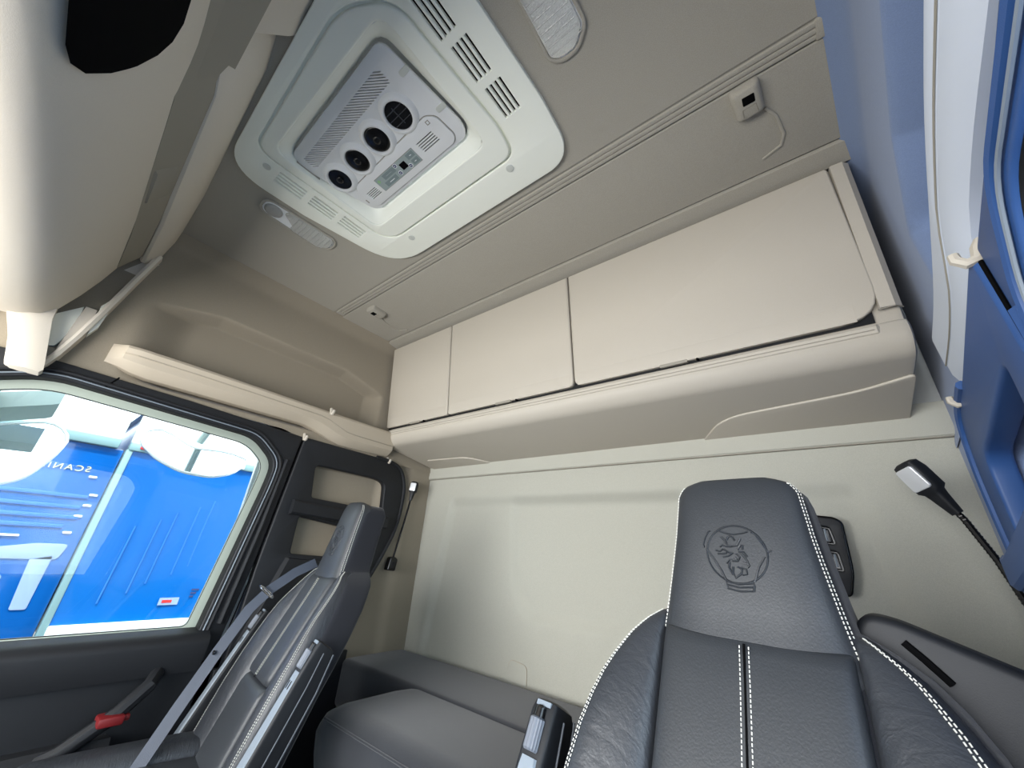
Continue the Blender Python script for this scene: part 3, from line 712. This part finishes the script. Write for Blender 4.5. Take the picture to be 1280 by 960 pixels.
def seat(cx, s, label, belt_label):
    """s = +1 when the door is on the +X side of the seat"""
    st = empty('cab_seat', (cx, .40, -1.06), label, 'seat', 'leather cab seats')
    X = lambda x: cx + x
    zs = [-.140, -.132, -.11, -.06, -.02, .02, .06, .10, .12, .135, .145, .152, .158, .163, .167]
    def hsec(z, grow=0., back=0., N=36, n=5.):
        a = interp(HW, z) + grow; b = interp(HB, z) + back * .5
        k = .006 if z < -.136 else 0
        yc = yb(z) + b + .012 * (1 - min(1, b / .047))
        return sup(0, yc, a - k, b - k, n, N)
    hr = link('headrest', loft([[(X(p[0]), p[1] + (.010 * (abs(p[0]) / .13) ** 2), z) for p in hsec(z)] for z in zs]), 'leather', st, smooth=60)
    # embossed emblem on the headrest
    segs = []
    for pl in EMB:
        q = []
        for (u, v) in pl:
            xx = (u - 645) / 415 * .0490; zz = .029 - (v - 545) / 415 * .0490
            q.append((X(xx), yb(zz) - .0002 + .010 * (abs(xx) / .13) ** 2 + .0006, zz))
        segs.append(tube(q, .0017, 6))
    em = link('emblem', join(*segs), 'leather', hr, smooth=60)
    em['label'] = 'embossed crowned griffin head in a ring'
    # fabric-covered sides and back of the headrest and backrest
    zz = [-.66, -.60, -.5, -.4, -.334, -.264, -.225, -.188, -.165, -.15, -.135, -.12, -.11, -.10, -.092, -.085, -.08, -.075, -.05, .02, .08, .12, .14, .150, .156]
    OUT = [(-.66, .266), (-.45, .283), (-.334, .283), (-.264, .274), (-.188, .252), (-.15, .232), (-.12, .209), (-.10, .184), (-.085, .160), (-.075, .142), (-.05, .137), (.05, .122), (.11, .116), (.14, .108), (.150, .097), (.156, .075)]
    link('back_shell', loft([[(X(p[0]), p[1], z) for p in sup(0, yb(z) + .090, interp(OUT, z), interp([(-.66, .06), (-.2, .068), (-.1, .066), (.12, .058), (.156, .035)], z), 8, 40)] for z in zz]), 'seat_fabric', st, smooth=60)
    # centre panels of the backrest
    def panel(z0, z1, a, name):
        zl = [z0, z0 + .006, z0 + .02] + [z0 + .02 + (z1 - z0 - .04) * k / 6 for k in range(1, 6)] + [z1 - .02, z1 - .006, z1]
        rows = []
        for i, z in enumerate(zl):
            e = .016 if i in (0, len(zl) - 1) else (.005 if i in (1, len(zl) - 2) else 0)
            rows.append([(X(p[0]), p[1] + e + .012 * (p[0] / .13) ** 2 * 0 - .006, z) for p in sup(0, yb(z) + .05, a, .05, 7, 32)])
        return link(name, loft(rows), 'leather', st, smooth=60)
    pn = panel(-.393, -.098, .1335, 'back_panel'); panel(-.64, -.397, .136, 'lumbar_panel')
    # side bolsters with their rounded shoulders
    OB = [(-.66, .262), (-.45, .278), (-.334, .278), (-.264, .268), (-.188, .246), (-.15, .226), (-.120, .204), (-.100, .182), (-.086, .162), (-.078, .148)]
    for q in (-1, 1):
        zl = [-.655, -.64, -.6, -.52, -.44, -.36, -.30, -.25, -.21, -.18, -.155, -.135, -.118, -.102, -.092, -.084, -.078]
        rows = []
        for z in zl:
            o = interp(OB, z); i_ = .1345; c = (o + i_) / 2; a = max(.004, (o - i_) / 2); b = interp([(-.66, .05), (-.2, .058), (-.12, .05), (-.092, .036), (-.078, .018)], z)
            rows.append([(X(q * p[0]), p[1] - .022 * ss(.135, .24, p[0]) * ss(-.09, -.25, z), z) for p in sup(c, yb(z) + .052, a, b, 3.2, 28)])
        bo = link('bolster', flipfix(loft(rows)), 'leather_creased', st, smooth=60)
        for off in (0, .011):
            pth = []
            for z in zl[1:]:
                o = interp(OB, z); c = (o + .1345) / 2; a = max(.004, (o - .1345) / 2) ; b = interp([(-.66, .05), (-.2, .058), (-.12, .05), (-.092, .036), (-.078, .018)], z)
                t = -.80 - off * 14; cc_ = math.cos(t) ** (2 / 3.2); s_ = -(abs(math.sin(t)) ** (2 / 3.2))
                xx = c + a * cc_
                pth.append((X(q * xx), yb(z) + .052 + b * s_ - .022 * ss(.135, .24, xx) * ss(-.09, -.25, z) - .0012, z + .001))
            link('stitching', dashes(pth), 'stitch', bo, smooth=0)['kind'] = 'stuff'
    # headrest and centre seam stitching
    for q in (-1, 1):
        for t in (-.44, -.24):
            pth = []
            for z in zs[1:-2]:
                a = interp(HW, z); b = interp(HB, z); yc = yb(z) + b + .012 * (1 - min(1, b / .047))
                xx = a * math.cos(t) ** .4; yy = yc - b * abs(math.sin(t)) ** .4
                pth.append((X(q * (xx + .0008)), yy + .010 * (xx / .13) ** 2 - .0010, z))
            link('stitching', dashes(pth), 'stitch', hr, smooth=0)['kind'] = 'stuff'
    for xx in (-.0065, .0065):
        link('stitching', dashes([(X(xx), yb(z) - .0062, z) for z in (-.108, -.15, -.2, -.25, -.3, -.35, -.385)]), 'stitch', pn, smooth=0)['kind'] = 'stuff'
    link('centre_seam', tube([(X(0), yb(z) - .0055, z) for z in (-.105, -.15, -.2, -.25, -.3, -.35, -.388)], .0018, 6), 'dark_void', pn)
    # seat cushion and pedestal
    link('cushion', pillow_box(X(-.145), X(.145), .10, .60, -.74, -.60, .03), 'leather', st, smooth=60)
    for q in (-1, 1): link('cushion_bolster', pillow_box(X(q * .215 - .072), X(q * .215 + .072), .10, .63, -.76, -.575, .04), 'leather_creased', st, smooth=60)
    link('pedestal', box(X(-.22), X(.22), .14, .62, -1.06, -.75, .03), 'black_plastic', st)
    # armrests folded up beside the backrest
    dy, dz = .455, .89
    for q in (-1, 1):
        ax = q * (.385 if q == s else .335)
        def A(x, l, n_): # l down from the tip, n_ towards the front
            return (X(ax + x), .742 - dy * l - dz * n_, -.252 - dz * l + dy * n_)
        def sect(l, w0, f, bk): return [A(x, l, n_) for x, n_ in rnd([(-w0, -bk), (w0, -bk), (w0, f), (-w0, f)], .009, 3)]
        ar = link('armrest', loft([sect(.0, .020, .012, .030), sect(.004, .025, .018, .042), sect(.02, .027, .022, .052), sect(.10, .027, .024, .060), sect(.30, .029, .024, .062), sect(.42, .029, .022, .058)]), 'black_plastic', st, smooth=40)
        link('armrest_pad', loft([[A(x, l, n_) for x, n_ in ((-w_, .022), (-w_ + .004, .028), (w_ - .004, .028), (w_, .022))] for l, w_ in ((.085, .017), (.10, .019), (.30, .023), (.42, .024))]), 'arm_grey', ar, smooth=30)
        kn = []
        for l, r in ((.030, .010), (.033, .0145), (.075, .0145), (.078, .012)):
            kn.append([A(-.002 + (r + (.0009 if k % 2 else 0)) * math.cos(2 * math.pi * k / 36), l, .022 + (r + (.0009 if k % 2 else 0)) * math.sin(2 * math.pi * k / 36)) for k in range(36)])
        link('adjuster_knob', loft(kn), 'knob_grey', ar, smooth=20)
        link('knob_cap', loft([[A(-.002 + r * math.cos(2 * math.pi * k / 20), l, .022 + r * math.sin(2 * math.pi * k / 20)) for k in range(20)] for l, r in ((.012, .006), (.016, .011), (.030, .012))]), 'gloss_black', ar)
        link('chrome_tip', loft([[A(x, l, n_) for x, n_ in ((-.016, .014), (.016, .014), (.016, .022), (-.016, .022))] for l in (.004, .012)]), 'arm_grey', ar)
        link('side_trim', tube([A(.028, .02, -.012), A(.0295, .10, -.018), A(.031, .30, -.02), A(.031, .40, -.018)], .0022, 6), 'trim_grey', ar)
        link('edge_trim', tube([A(.026, .01, -.046), A(.0275, .10, -.058), A(.0295, .30, -.060), A(.0295, .41, -.056)], .0028, 6), 'trim_grey', ar)
        for k in (-1, 1): link('slot', loft([[A(k * .008 + x, l, .0285) for x, l in rnd([(-.0032, .108), (.0032, .108), (.0032, .128), (-.0032, .128)], .003, 3)], [A(k * .008 + x, l, .0265) for x, l in rnd([(-.0032, .108), (.0032, .108), (.0032, .128), (-.0032, .128)], .003, 3)]]), 'dark_void', ar)
    # belt outlet housing on the door-side shoulder
    Fm = lambda u, v, t: (X(s * u), t, v)
    hs = link('belt_housing', plate([rnd([(.10, -.30), (.115, -.10), (.150, -.046), (.185, -.050), (.34, -.112), (.40, -.17), (.36, -.34)], [.01, .03, .03, .03, .06, .05, .02])], .885, .955, Fm, .012, 3), 'black_plastic', st)
    link('outlet_slot', tube([(X(s * .188), .884, -.078), (X(s * .205), .883, -.096), (X(s * .225), .884, -.120)], .005, 8), 'dark_void', hs)
    return st
ds = seat(-.178, 1, 'black leather driver seat with embossed headrest, the larger one in front of the rear wall', None)
ps = seat(-1.53, -1, 'black leather passenger seat beside the side window, smaller in view', None)

ds.rotation_euler = (0, 0, math.radians(-5))
ps.rotation_euler = (0, 0, math.radians(-8)); ps.scale = (.84, .84, 1.); ps.location.z -= .020; ps.location.y += .066; ps.location.x -= .022
# passenger belt: webbing from the shoulder outlet through a chrome guide down to the cushion
belt = empty('seat_belt', (-1.72, .6, -.7), 'blue grey seat belt hanging over the passenger seat beside the window', 'seat belt')
bp_ = [(-1.70, .872, -.088), (-1.705, .80, -.125), (-1.71, .725, -.185), (-1.705, .672, -.245), (-1.69, .61, -.36), (-1.67, .545, -.49), (-1.655, .47, -.66)]
rows = []
for i, p in enumerate(bp_):
    a = Vector(bp_[max(0, i - 1)]); b = Vector(bp_[min(len(bp_) - 1, i + 1)]); t = (b - a).normalized()
    sd = t.cross(Vector((.75, -.65, .15))).normalized(); nn = t.cross(sd).normalized(); p = Vector(p)
    rows.append([p + sd * .018 + nn * .001, p - sd * .018 + nn * .001, p - sd * .018 - nn * .001, p + sd * .018 - nn * .001])
link('webbing', loft(rows), 'webbing', belt)
g0 = Vector((-1.706, .718, -.19)); sd = (Vector(bp_[3]) - Vector(bp_[2])).normalized().cross(Vector((.75, -.65, .15))).normalized()
link('guide_ring', tube([g0 + sd * .031 * math.copysign(abs(math.cos(q)) ** .6, math.cos(q)) + Vector((.1, -.5, .8)) * (.011 * math.sin(q)) + Vector((.005, -.006, 0)) for q in [2 * math.pi * k / 24 for k in range(24)]], .0034, 8, close=True), 'chrome', belt)
link('stop_button', loft([[Vector((-1.688, .600, -.364)) + Vector((.004 * 0 + r * math.cos(2 * math.pi * k / 12), -.002 - h, r * math.sin(2 * math.pi * k / 12))) for k in range(12)] for r, h in ((.007, 0), (.006, .003))]), 'gloss_black', belt)

# ================================================================== BUNK READING LAMPS ON GOOSENECKS
def gooseneck(path, head_dir, base, label, sc=1.):
    e = empty('reading_lamp', base, label, 'reading lamp', 'gooseneck lamps on the rear wall corners')
    link('stem', tube(path, .0052 * sc, 8), 'gloss_black', e)
    rings = []
    P = [Vector(p) for p in path]
    for i in range(len(P) - 1):
        L = (P[i + 1] - P[i]).length; n = max(2, int(L / .008))
        for k in range(n):
            c = P[i].lerp(P[i + 1], k / n); d = (P[i + 1] - P[i]).normalized()
            rings.append(tube([c - d * .0012, c + d * .0012], .0060 * sc, 8))
    link('stem_rings', join(*rings), 'gloss_black', e)['kind'] = 'stuff'
    tip = P[-1]; t = (P[-1] - P[-2]).normalized(); h = Vector(head_dir).normalized(); h = (h - t * h.dot(t)).normalized(); sdv = t.cross(h)
    def sec(l, a, b, o=0): return [tip + t * l + sdv * q[0] + h * (q[1] + o) for q in sup(0, 0, a, b, 4, 20)]
    hd = link('lamp_head', loft([sec(-.045 * sc, .008 * sc, .008 * sc), sec(-.01 * sc, .013 * sc, .012 * sc), sec(.0, .015 * sc, .014 * sc), sec(.006 * sc, .022 * sc, .017 * sc), sec(.045 * sc, .023 * sc, .017 * sc), sec(.062 * sc, .020 * sc, .014 * sc), sec(.066 * sc, .012 * sc, .008 * sc)]), 'gloss_black', e, smooth=50)
    hd.data.materials[0] = MATS['black_plastic']
    q = [(-.018, .010), (.018, .010), (.017, .056), (-.017, .056)]
    fr = lambda u, v, w_: tuple(tip + t * (v * sc) + sdv * (u * sc) + h * (w_ * sc))
    link('lamp_lens', plate([rnd(q, .006)], .012, .0195, fr, .002), 'lamp_silver', hd)
    return e
SLp = [SL(.030, 1.405, -.075), SL(.034, 1.418, .02), SL(.038, 1.432, .12), SL(.042, 1.444, .22), SL(.046, 1.45, .29)]
lp1 = gooseneck(SLp, (.6, -1, -.2), SL(.02, 1.40, -.13), 'small black gooseneck lamp with chrome head between passenger seat and rear wall')
link('base_block', plate([rnd([(1.375, -.125), (1.425, -.128), (1.432, -.07), (1.412, -.058), (1.385, -.06)], .008)], XL + .006, XL + .045, SIDE, .006), 'gloss_black', lp1)
link('base_lens', plate([rnd([(1.388, -.112), (1.415, -.114), (1.418, -.082), (1.392, -.08)], .006)], XL + .044, XL + .048, SIDE, .001), 'black_plastic', lp1)
rp = [(xr(1.41) - .03, 1.40, -.12), (.298, 1.395, -.03), (.280, 1.39, .06), (.254, 1.385, .145), (.222, 1.38, .208)]
lp2 = gooseneck(rp, (-1, -.9, -.1), (xr(1.41) - .012, 1.40, -.15), 'black gooseneck lamp with silver head beside the driver seat, at the right', 1.25)
link('base_block', box(xr(1.41) - .055, xr(1.41) - .01, 1.375, 1.43, -.19, -.11, .008), 'gloss_black', lp2)

# ================================================================== CONTROL PANEL ON THE REAR WALL
wp = empty('wall_control_panel', (-.03, 1.605, .06), 'black switch panel on the rear wall behind the driver headrest', 'switch panel')
PO = rnd([(-.115, .185), (.020, .168), (.034, .155), (.030, .02), (.012, -.045), (-.10, -.04)], [.01, .015, .012, .02, .012, .01])
W1 = rnd([(-.055, .148), (.002, .142), (.008, .092), (-.045, .098)], .008)
W2 = rnd([(-.042, .078), (.008, .072), (.012, .018), (-.032, .022)], .008)
PY = 1.585
link('fascia', plate([PO, W1, W2], PY, PY + .03, REAR, .004), 'black_plastic', wp)
link('backing', plate([PO], PY + .026, PY + .034, REAR), 'gloss_black', wp)
for wq in (W1, W2):
    k = link('switch', plate([inflate(wq, -.004)], PY + .010, PY + .028, REAR, .003), 'gloss_black', wp)
    c = (sum(p[0] for p in wq) / len(wq), sum(p[1] for p in wq) / len(wq))
    link('switch_bar', box(c[0] + .008, c[0] + .014, PY + .006, PY + .012, c[1] - .018, c[1] + .018, .002), 'arm_grey', k)
link('fascia_rim', tube([(p[0], PY + .004, p[1]) for p in PO], .004, 6, close=True), 'gloss_black', wp)

# ================================================================== OUTSIDE
struct(link('ground', box(-30, 30, -30, 30, -2.75, -2.70), 'asphalt'), 'grey asphalt yard around the truck', 'ground')
TX = -3.40
tr = empty('curtain_trailer', (TX - 1.2, 5.0, -2.70), 'blue curtain-sided trailer with white roof rail outside the passenger window', 'trailer')
def cur(u, v):
    y = .37 + 9 * u; z = -.52 + .96 * v
    k = math.sin(y * 9.0 + .6 * math.sin(z * 3)) * .004 + math.sin(y * 23 + z * 2) * .0018
    return (TX + k * (1 - abs(2 * v - 1) ** 3), y, z)
link('curtain', flipfix(grid(300, 24, cur)), 'trailer_blue', tr, smooth=60)
link('roof_rail', box(TX - .06, TX + .02, .345, 9.4, .435, .485, .008), 'rail_pale', tr)
link('roof_side', box(TX - .06, TX + .005, .345, 9.4, .485, .70, .008), 'trailer_white', tr)
link('trailer_roof', box(TX - 2.4, TX - .02, .345, 9.4, .70, .74), 'trailer_white', tr)
link('bottom_rail', box(TX - .06, TX + .03, .37, 9.4, -.59, -.52, .008), 'trailer_white', tr)
link('corner_post', box(TX - .05, TX + .012, .340, .372, -.59, .44, .006), 'rail_pale', tr)
link('far_body', box(TX - 2.4, TX - .08, .37, 9.4, -.6, .69), 'trailer_blue', tr)
link('chassis', box(TX - 1.9, TX - .5, .6, 9.2, -1.5, -.62, .02), 'black_plastic', tr)
link('skirt', box(TX - .06, TX - .03, .37, 9.4, -1.3, -.60), 'trailer_blue_dark', tr)
for k in range(8): link('rail_clip', box(TX + .018, TX + .026, .62 + .16 * k, .68 + .16 * k, .442, .468, .003), 'trailer_white', tr)
link('marker_lamp', box(TX + .018, TX + .03, .395, .455, .450, .474, .006), 'red_lens', tr)
for k in range(5): 
    y = .52 + .09 * k + .02 * (k % 2)
    link('curtain_fold', tube([(TX + .003, y + .0, -.42 + .05 * k), (TX + .006, y + .01, -.2 + .06 * k), (TX + .004, y + .02, .0 + .05 * k)], .0045, 6), 'crease', tr)
lab = link('load_label', box(TX + .006, TX + .009, .80, .90, -.44, -.40), 'pale_reflection_label', tr)
link('label_print', box(TX + .0085, TX + .0105, .815, .865, -.428, -.412), 'red_lens', lab)
for k in range(3): link('label_mark', box(TX + .006, TX + .009, .95, .99 - .01 * k, -.36 - .02 * k, -.352 - .02 * k), 'navy_print', tr)
for y in (3.0, 4.3, 5.6):
    w_ = link('wheel', loft([[(TX - .1 - h, y + r * math.cos(2 * math.pi * k / 28), -2.2 + r * math.sin(2 * math.pi * k / 28)) for k in range(28)] for r, h in ((.42, 0), (.5, .03), (.5, .28), (.42, .3))]), 'rubber', tr, smooth=40)
    link('wheel_hub', loft([[(TX - .09 - h, y + r * math.cos(2 * math.pi * k / 20), -2.2 + r * math.sin(2 * math.pi * k / 20)) for k in range(20)] for r, h in ((.1, -.02), (.26, .01), (.28, .06))]), 'silver_plastic', w_)
# neighbouring blue vehicle ahead of the trailer; its side reflections are built as coloured parts
NX = TX - .02
nv = empty('blue_truck', (NX - 1.2, -1.2, -2.70), 'glossy blue neighbouring truck with reflections built as ribs and pale panels, left of the trailer', 'truck')
link('side_panel', box(NX - 2.3, NX, -3.5, .335, -.95, .435, .01), 'trailer_blue_dark', nv)
link('roof_rail', box(NX - .05, NX + .03, -3.5, .30, .435, .49, .008), 'rail_pale', nv)
link('roof_side', box(NX - 2.2, NX + .01, -3.5, .30, .49, .75, .01), 'trailer_white', nv)
link('under_body', box(NX - 2.0, NX - .3, -3.4, .2, -2.0, -.95, .02), 'black_plastic', nv)
for z, y0, y1 in ((.135, -.25, .28), (.075, -.30, .27), (.02, -.33, .28), (-.03, -.35, .24)):
    link('reflection_rib', box(NX, NX + .008, y0, y1, z - .010, z + .010, .003), 'reflection_blue', nv)
link('reflection_streak', box(NX, NX + .010, -.35, .10, -.092, -.082, .002), 'white_print', nv)  # pale streak of the reflection, built as a strip
link('reflection_panel', plate([rnd([(-.9, -.13), (.05, -.145), (.18, -.12), (.30, -.12), (.28, -.20), (-.9, -.20)], .02)], NX, NX + .006, SIDE, .001), 'pale_reflection_label', nv)
link('reflection_panel', plate([rnd([(-.9, -.27), (.12, -.275), (.10, -.42), (-.1, -.39), (-.9, -.37)], .02)], NX, NX + .006, SIDE, .001), 'pale_reflection_label', nv)
link('reflection_panel', plate([rnd([(.18, -.20), (.26, -.18), (.26, -.44), (.20, -.44)], .01)], NX, NX + .006, SIDE, .001), 'pale_reflection_label', nv)
for z, y in ((.25, .24), (.15, .28), (.09, .275), (.03, .26), (-.06, .25)):
    link('reflection_spot', box(NX, NX + .008, y, y + .035, z - .006, z + .006, .003), 'white_print', nv)  # pale spots of the reflection, built as small boxes
# mirror-wise lettering reflected in the glossy panel, built as cream letters
fc = bpy.data.curves.new('t', 'FONT'); fc.body = 'SCANIA'; fc.size = .045; fc.extrude = .002; fc.space_character = 1.25
fo_ = bpy.data.objects.new('t', fc); COL.objects.link(fo_)
tm = bpy.data.meshes.new_from_object(fo_.evaluated_get(bpy.context.evaluated_depsgraph_get())); bpy.data.objects.remove(fo_); tm.materials.clear()
for v in tm.vertices: v.co = Vector((NX + .003 + v.co.z,   .235 - v.co.x * 1.15, .275 - v.co.x * .03 + v.co.y))
lt = link('reflected_lettering', flipfix(tm), 'reflected_cream', nv, smooth=0); lt['label'] = 'row of small cream letters standing for a reflection'

# ---- outside mirrors of the own cab
def ext_mirror(name, label, pts, x, slope, thick, group=None):
    """pts = outline in (y, z); the glass leans outwards towards its top by slope"""
    cy = sum(p[0] for p in pts) / len(pts); cz = sum(p[1] for p in pts) / len(pts)
    e = empty(name, (x, cy, cz), label, 'mirror', group)
    Fm = lambda u, v, t: (x + t - slope * (v - cz), u, v)
    o = rnd(pts, .03)
    r1 = radial(o, 48, (cy, cz))
    shell = [[Fm(cy + (p[0] - cy) * k, cz + (p[1] - cz) * k, t) for p in r1] for k, t in ((1.0, .004), (1.03, -.01), (1.0, -.04), (.85, -thick), (.5, -thick * 1.15))]
    link('mirror_housing', loft(shell), 'mirror_shell', e, smooth=50)
    link('mirror_rim', tube([Fm(p[0], p[1], .004) for p in r1], .006, 6, close=True), 'trailer_white', e)
    link('mirror_pane', plate([inflate(r1, -.006)], .002, .006, Fm), 'mirror_glass', e)
    return e, Fm
m1, F1 = ext_mirror('kerb_mirror', 'half round kerb mirror hanging above the passenger window', [(.262, .40), (.262, .335), (.33, .272), (.42, .232), (.53, .228), (.62, .262), (.70, .352), (.60, .375), (.45, .36), (.33, .43)], -2.30, .95, .07)
link('mirror_arm', tube([(-2.40, .48, .40), (-2.37, .50, .50), (-2.10, .50, .56)], .016, 8), 'mirror_shell', m1)
m2, F2 = ext_mirror('main_mirror', 'large door mirror with pale rim outside the front of the passenger window', [(-.42, -.02), (-.30, -.02), (.0, .12), (.045, .22), (.06, .30), (.03, .345), (-.02, .36), (-.40, .18)], -2.26, .8, .09)
link('mirror_arm', tube([(-2.33, -.2, .34), (-2.26, -.18, .43), (-2.12, -.15, .46)], .022, 8), 'mirror_shell', m2)
link('upper_cowl', loft([[(-2.30, y, z), (-2.36, y, z + .05), (-2.30, y, z + .12), (-2.26, y, z + .05)] for y, z in ((-.42, .19), (-.2, .28), (-.03, .355), (-.015, .365))]), 'mirror_shell', m2, smooth=50)
m3, F3 = ext_mirror('wide_angle_mirror', 'smaller mirror below the main door mirror at the left edge', [(-.36, -.22), (-.20, -.21), (-.10, -.10), (-.045, .02), (-.06, .065), (-.12, .075), (-.36, .02)], -2.26, .8, .07)
link('mirror_arm', tube([(-2.33, -.2, .02), (-2.28, -.2, .1)], .02, 8), 'mirror_shell', m3)
